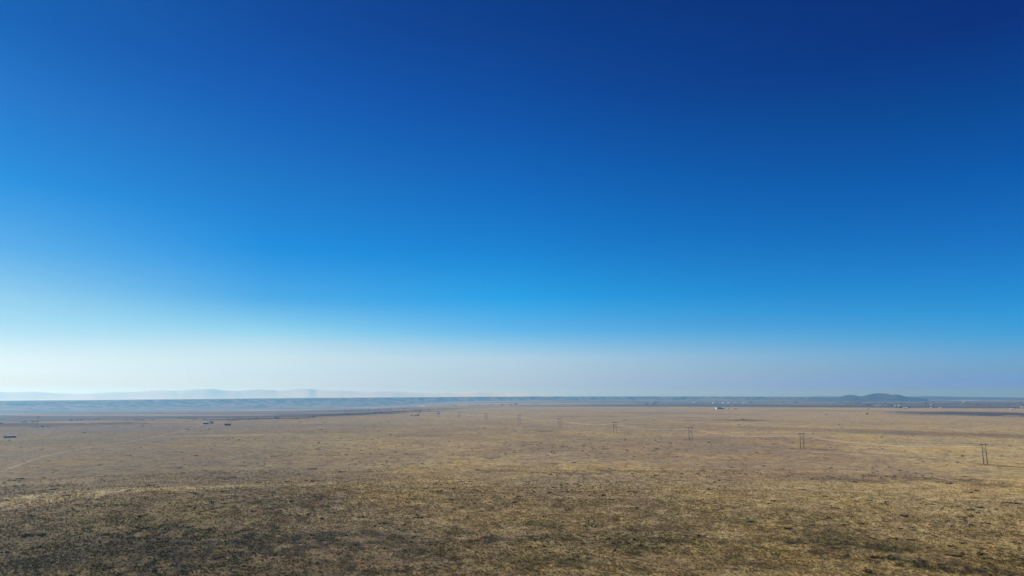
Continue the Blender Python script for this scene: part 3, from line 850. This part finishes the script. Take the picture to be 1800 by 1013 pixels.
WOODC = [(0.03, 0.032, 0.03), (0.04, 0.04, 0.032), (0.05, 0.045, 0.04)]
wood('riverside_wood', [(0, 745, 32, 744.5, 40, 3, .5), (36, 742.5, 62, 742.5, 40, 3, .4), (62, 742, 118, 740.5, 70, 2.4, .4), (118, 739.3, 176, 737.3, 170, 3.6, .5), (185, 738.5, 300, 739, 150, 2.6, .4),
                        (310, 736.3, 362, 736.6, 90, 2.6, .3), (336, 738.5, 372, 738.2, 60, 2.6, .3), (400, 738.5, 470, 736.5, 190, 3.2, 1.0), (450, 737, 562, 732.3, 330, 3.4, .9), (560, 729, 660, 726.5, 150, 2.6, .8),
                        (600, 725.5, 760, 722.5, 260, 3.2, .7), (70, 749.5, 92, 749, 30, 2.2, .5), (0, 736.3, 32, 736, 40, 3.4, .2)], 0.55, WOODC)
wood('distant_wood', [(0, 724, 60, 722.5, 40, 6, .3), (200, 722, 330, 721, 120, 6, .6), (330, 718.5, 480, 717.5, 130, 7, .8), (480, 717, 640, 715.5, 120, 7, .8), (430, 727.3, 450, 727.2, 20, 5, .2), (560, 723.3, 620, 722.5, 60, 5, .3),
                      (760, 714.4, 850, 713.6, 90, 7, .3), (820, 713.3, 900, 712.5, 60, 8, .3), (900, 710.5, 1080, 709.5, 110, 10, .4), (1120, 711.5, 1150, 711.5, 20, 9, .1), (1100, 708.6, 1320, 707.6, 170, 11, .5),
                      (1320, 707.4, 1520, 707.4, 140, 11, .5), (1520, 707.5, 1800, 707.5, 170, 11, .8), (1600, 711.7, 1640, 712.4, 30, 6, .2), (1480, 713, 1560, 713.2, 40, 5, .2), (1660, 710.5, 1800, 712.5, 70, 7, .9)], 0.55, WOODC, 8)


# ------------------------------------------------------------------ bluffs beyond the river, the butte, the far range
def ridge(name, m, pts, back, sect, seed, gully, kinds='structure', step=45.0, rough=0.0):
    """pts: (x, y, z_base, z_top) along the foot, left to right; sect: (depth 0..1 of BACK, height 0..1)"""
    P = np.array(pts, float)
    s = np.concatenate([[0], np.cumsum(np.hypot(*np.diff(P[:, :2], axis=0).T))])
    n = int(s[-1] / step)
    t = np.linspace(0, s[-1], n)
    A = np.stack([np.interp(t, s, P[:, k]) for k in range(4)], 1)
    kw = 9 if step == 45 else 3
    k = np.ones(kw) / kw
    for c in (2, 3): A[kw // 2:-(kw // 2), c] = np.convolve(A[:, c], k, 'valid')
    dx = np.gradient(A[:, 0]); dy = np.gradient(A[:, 1]); l = np.hypot(dx, dy); nx = -dy / l; ny = dx / l
    m_ = len(sect)
    V = np.zeros((n, m_, 3))
    for q, (dp, hf) in enumerate(sect):
        wob = (fbm(t, np.full(n, q * 0.15), gully * 4, seed, 5) - 0.5) * gully * 1.6 * (1.0 if 0 < q < m_ - 3 else 0.4)
        wob2 = (fbm(t, np.full(n, q * .5), gully, seed + 7, 4) - 0.5) * gully * 0.8 * (1.0 if 0 < q < m_ - 3 else 0.2)
        off = dp * back + wob + wob2
        V[:, q, 0] = A[:, 0] + nx * off; V[:, q, 1] = A[:, 1] + ny * off
        V[:, q, 2] = A[:, 2] + (A[:, 3] - A[:, 2]) * (hf + rough * hf * (fbm(t, np.full(n, q * 2.0), gully * 2, seed + 3, 5) - 0.5))
    i, j = np.meshgrid(np.arange(n - 1), np.arange(m_ - 1), indexing='ij')
    qd = np.stack([i * m_ + j, (i + 1) * m_ + j, (i + 1) * m_ + j + 1, i * m_ + j + 1], -1).reshape(-1, 4)
    me = mesh_np(name, V.reshape(-1, 3), qd.ravel(), np.full(len(qd), 4), False)
    o = link(name, me, m); tag(o, kind='structure')
    return o


def foot(px, py, ytop, zb):
    x, y = flat(px, py, zb)
    d = y
    _, vy, vz = ray(px, ytop)
    return (x, y, zb - 3, EYE + vz / vy * (y + 0.0))


BL = [(-330, 726, 710, -62), (0, 722.5, 706.3, -62), (120, 721, 705.0, -62), (250, 719.5, 703.7, -62), (450, 717.0, 701.8, -62), (600, 714.8, 700.2, -60), (760, 712.2, 698.8, -54), (900, 710.3, 697.6, -46), (1050, 708.8, 697.1, -38), (1200, 707.8, 697.0, -30), (1400, 707.0, 697.5, -22), (1520, 706.4, 698.7, -16), (1640, 706, 700.8, -10)]
ridge('bluff', M['bluff'], [foot(*b) for b in BL], 800, [(-0.3, 0.0), (0.0, 0.12), (0.25, 0.30), (0.45, 0.48), (0.60, 0.74), (0.66, 0.92), (0.75, 1.0), (1.4, 1.0), (3.5, 0.6), (9.0, 0.0)], 5, 170)


def polar(px, r, z):
    a = azim(px, 697)
    return r * math.sin(a), r * math.cos(a), z


def skyline(name, m, prof, r, zb, back, gully, seed, step, rough):
    pts = []
    for px, py in prof:
        x, y, _ = polar(px, r, 0)
        _, vy, vz = ray(px, py)
        yc = y * (1 + 0.5 * back / r)
        pts.append((x, y, zb, max(EYE + vz / vy * yc, zb + 5)))
    return ridge(name, m, pts, back, [(-0.1, 0.0), (0.08, 0.10), (0.18, 0.34), (0.28, 0.52), (0.38, 0.80), (0.46, 0.96), (0.5, 1.0), (0.56, 0.94), (0.75, 0.5), (1.0, 0.0)], seed, gully, step=step, rough=rough)


skyline('butte', M['hill'], [(1420, 701.5), (1450, 699.7), (1468, 698.9), (1477, 697.3), (1486, 694.9), (1495, 693.9), (1503, 694.9), (1509, 696.5), (1516, 696.5), (1522, 694.9), (1529, 693.1), (1538, 692.2), (1548, 691.7), (1558, 692.0), (1564, 693.2), (1569, 694.2), (1575, 693.2), (1581, 694.1), (1587, 696.3), (1594, 697.9), (1604, 699.1), (1616, 700.4), (1630, 702.5)], 10500, -3, 900, 70, 9, 8, 0.09)
skyline('hill', M['hill'], [(1330, 700.5), (1380, 698.4), (1412, 697.6), (1436, 697.0), (1466, 696.8), (1490, 697.6), (1560, 698.0), (1600, 697.2), (1640, 696.6), (1675, 697.6), (1730, 698.4), (1800, 699.2), (1880, 699.8), (1960, 702)], 15500, -3, 1600, 260, 13, 60, 0.1)
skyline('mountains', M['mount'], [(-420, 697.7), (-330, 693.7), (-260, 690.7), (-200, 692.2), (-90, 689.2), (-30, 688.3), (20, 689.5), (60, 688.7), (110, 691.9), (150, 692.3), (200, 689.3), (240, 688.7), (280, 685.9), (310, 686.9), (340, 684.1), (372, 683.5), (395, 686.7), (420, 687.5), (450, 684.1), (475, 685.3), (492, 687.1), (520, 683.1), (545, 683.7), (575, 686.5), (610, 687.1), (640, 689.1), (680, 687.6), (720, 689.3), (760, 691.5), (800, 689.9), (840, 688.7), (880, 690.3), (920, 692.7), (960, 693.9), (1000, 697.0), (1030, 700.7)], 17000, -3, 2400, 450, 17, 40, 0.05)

# ------------------------------------------------------------------ air
b = MB(); b.box(-31000, 31000, -31000, 31000, -72, 268)
hz = link('haze', b.mesh('haze')); tag(hz, kind='stuff')
hm = bpy.data.materials.new('haze_air'); hm.use_nodes = True
N = hm.node_tree.nodes; L = hm.node_tree.links
N.remove(N['Principled BSDF'])
vol = N.new('ShaderNodeVolumePrincipled')
vol.inputs['Color'].default_value = (0.20, 0.58, 1.0, 1)
vol.inputs['Absorption Color'].default_value = (0.8, 0.95, 1, 1)
vol.inputs['Density'].default_value = 0.000086
vol.inputs['Anisotropy'].default_value = 0.40
L.new(vol.outputs['Volume'], N['Material Output'].inputs['Volume'])
hz.data.materials.append(hm)

# ------------------------------------------------------------------ light
sd = bpy.data.lights.new('sun', 'SUN')
sd.energy = 5.0; sd.angle = R(0.53); sd.color = (1.0, 0.93, 0.82)
so = bpy.data.objects.new('sun', sd); COL.objects.link(so)
so.rotation_euler = (R(90) - SUN_EL, 0, PI - SUN_AZ)      # shines from (sin az, cos az)

W = bpy.data.worlds.new('World'); SC.world = W; W.use_nodes = True
N = W.node_tree.nodes; L = W.node_tree.links
sky = N.new('ShaderNodeTexSky'); sky.sky_type = 'NISHITA'; sky.sun_disc = False
sky.sun_elevation = SUN_EL; sky.sun_rotation = SUN_AZ
sky.altitude = 1500; sky.air_density = 1.0; sky.dust_density = 0.6; sky.ozone_density = 3.0
bg = N['Background']; bg.inputs['Strength'].default_value = 0.10
# grade of the sky colour by height above the horizon, at three bearings from the sun (saturated high-altitude blue)
SKY = [[(0.0049, (0.6109, 0.6636, 0.7924)), (0.0135, (0.6535, 0.6638, 0.7464)), (0.03, (0.7639, 0.8058, 0.9459)), (0.0446, (0.8355, 0.8278, 0.8935)), (0.0612, (0.7699, 0.8212, 0.8545)), (0.0778, (0.6325, 0.7909, 0.8226)), (0.1144, (0.5158, 0.7549, 0.7966)), (0.174, (0.2114, 0.6143, 0.8402)), (0.2517, (0.0329, 0.4985, 0.8674)), (0.3444, (0.0268, 0.368, 0.8019)), (0.4246, (0.0, 0.2663, 0.7051))], [(0.006, (0.6363, 0.7552, 1.2901)), (0.0166, (0.662, 0.7343, 1.1855)), (0.0371, (0.7842, 0.8466, 1.1006)), (0.0552, (0.89, 0.9466, 1.1164)), (0.0758, (0.5921, 0.9005, 1.1255)), (0.0965, (0.2896, 0.8069, 1.1618)), (0.1419, (0.0451, 0.7471, 1.169)), (0.2156, (0.0105, 0.5836, 1.0847)), (0.3108, (0.0, 0.4398, 1.0083)), (0.4214, (0.0, 0.2801, 0.8282)), (0.5136, (0.0, 0.1947, 0.6651))], [(0.0049, (0.2882, 0.5192, 1.9319)), (0.0135, (0.2932, 0.502, 1.7959)), (0.03, (0.3371, 0.6068, 1.2111)), (0.0446, (0.3416, 0.6797, 1.2278)), (0.0612, (0.23, 0.7078, 1.2631)), (0.0778, (0.1286, 0.7118, 1.2725)), (0.1144, (0.0477, 0.6695, 1.231)), (0.174, (0.0318, 0.5456, 1.1433)), (0.2517, (0.0, 0.4301, 1.0495)), (0.3444, (0.0, 0.2982, 0.8289)), (0.4246, (0.0087, 0.1694, 0.6646))], [(0.0057, (0.6449, 0.7959, 1.1305)), (0.0156, (0.681, 0.7841, 1.0493)), (0.0348, (0.7948, 0.8403, 1.0041)), (0.0517, (0.9204, 0.9166, 0.9543)), (0.071, (0.8553, 0.9174, 0.9416)), (0.0903, (0.561, 0.8842, 0.9308)), (0.1329, (0.1721, 0.6376, 0.9129)), (0.2019, (0.011, 0.5342, 0.9573)), (0.2915, (0.0174, 0.4429, 0.8739)), (0.3964, (0.0, 0.3092, 0.8423)), (0.4851, (0.0, 0.2197, 0.7023))]]  #SKYLINE
tcw = N.new('ShaderNodeTexCoord'); sep = N.new('ShaderNodeSeparateXYZ'); L.new(tcw.outputs['Generated'], sep.inputs['Vector'])


def wm(op, a, b=None, clamp=False):
    n = N.new('ShaderNodeMath'); n.operation = op; n.use_clamp = clamp
    for k, v in enumerate((a, b)):
        if v is None: continue
        if isinstance(v, (int, float)): n.inputs[k].default_value = v
        else: L.new(v, n.inputs[k])
    return n.outputs[0]


hx, hy = math.sin(SUN_AZ), math.cos(SUN_AZ)
dot = wm('ADD', wm('MULTIPLY', sep.outputs['X'], hx), wm('MULTIPLY', sep.outputs['Y'], hy))
hl = wm('SQRT', wm('ADD', wm('ADD', wm('MULTIPLY', sep.outputs['X'], sep.outputs['X']), wm('MULTIPLY', sep.outputs['Y'], sep.outputs['Y'])), 1e-6))
cosw = wm('DIVIDE', dot, hl)
zt = wm('DIVIDE', sep.outputs['Z'], 0.62, True)
ramps = []
for col in SKY:
    rp = N.new('ShaderNodeValToRGB'); el = rp.color_ramp.elements
    L.new(zt, rp.inputs['Fac'])
    while len(el) < len(col): el.new(0.5)
    for k, (z, c) in enumerate(col):
        el[k].position = min(z / 0.62, 1.0)
    for k, (z, c) in enumerate(col):
        el[k].color = (*c, 1)
    ramps.append(rp.outputs['Color'])


def wmix(f, a, b):
    n = N.new('ShaderNodeMix'); n.data_type = 'RGBA'; n.clamp_factor = True
    L.new(f, n.inputs[0]); L.new(a, n.inputs[6]); L.new(b, n.inputs[7])
    return n.outputs[2]


right_mid = wmix(wm('DIVIDE', wm('ADD', cosw, 0.08), 0.61, True), ramps[2], ramps[1])
mid_left = wmix(wm('DIVIDE', wm('SUBTRACT', cosw, 0.53), 0.26, True), right_mid, ramps[3])
grade = wmix(wm('DIVIDE', wm('SUBTRACT', cosw, 0.79), 0.14, True), mid_left, ramps[0])
mulc = N.new('ShaderNodeMix'); mulc.data_type = 'RGBA'; mulc.blend_type = 'MULTIPLY'; mulc.inputs[0].default_value = 1.0
L.new(sky.outputs['Color'], mulc.inputs[6]); L.new(grade, mulc.inputs[7])
L.new(mulc.outputs[2], bg.inputs['Color'])

# ------------------------------------------------------------------ render settings
SC.view_settings.view_transform = 'Standard'
SC.view_settings.look = 'None'
SC.view_settings.exposure = 0.0
SC.view_settings.gamma = 1.0
SC.cycles.volume_bounces = 2
SC.cycles.max_bounces = 6
SC.cycles.use_denoising = True
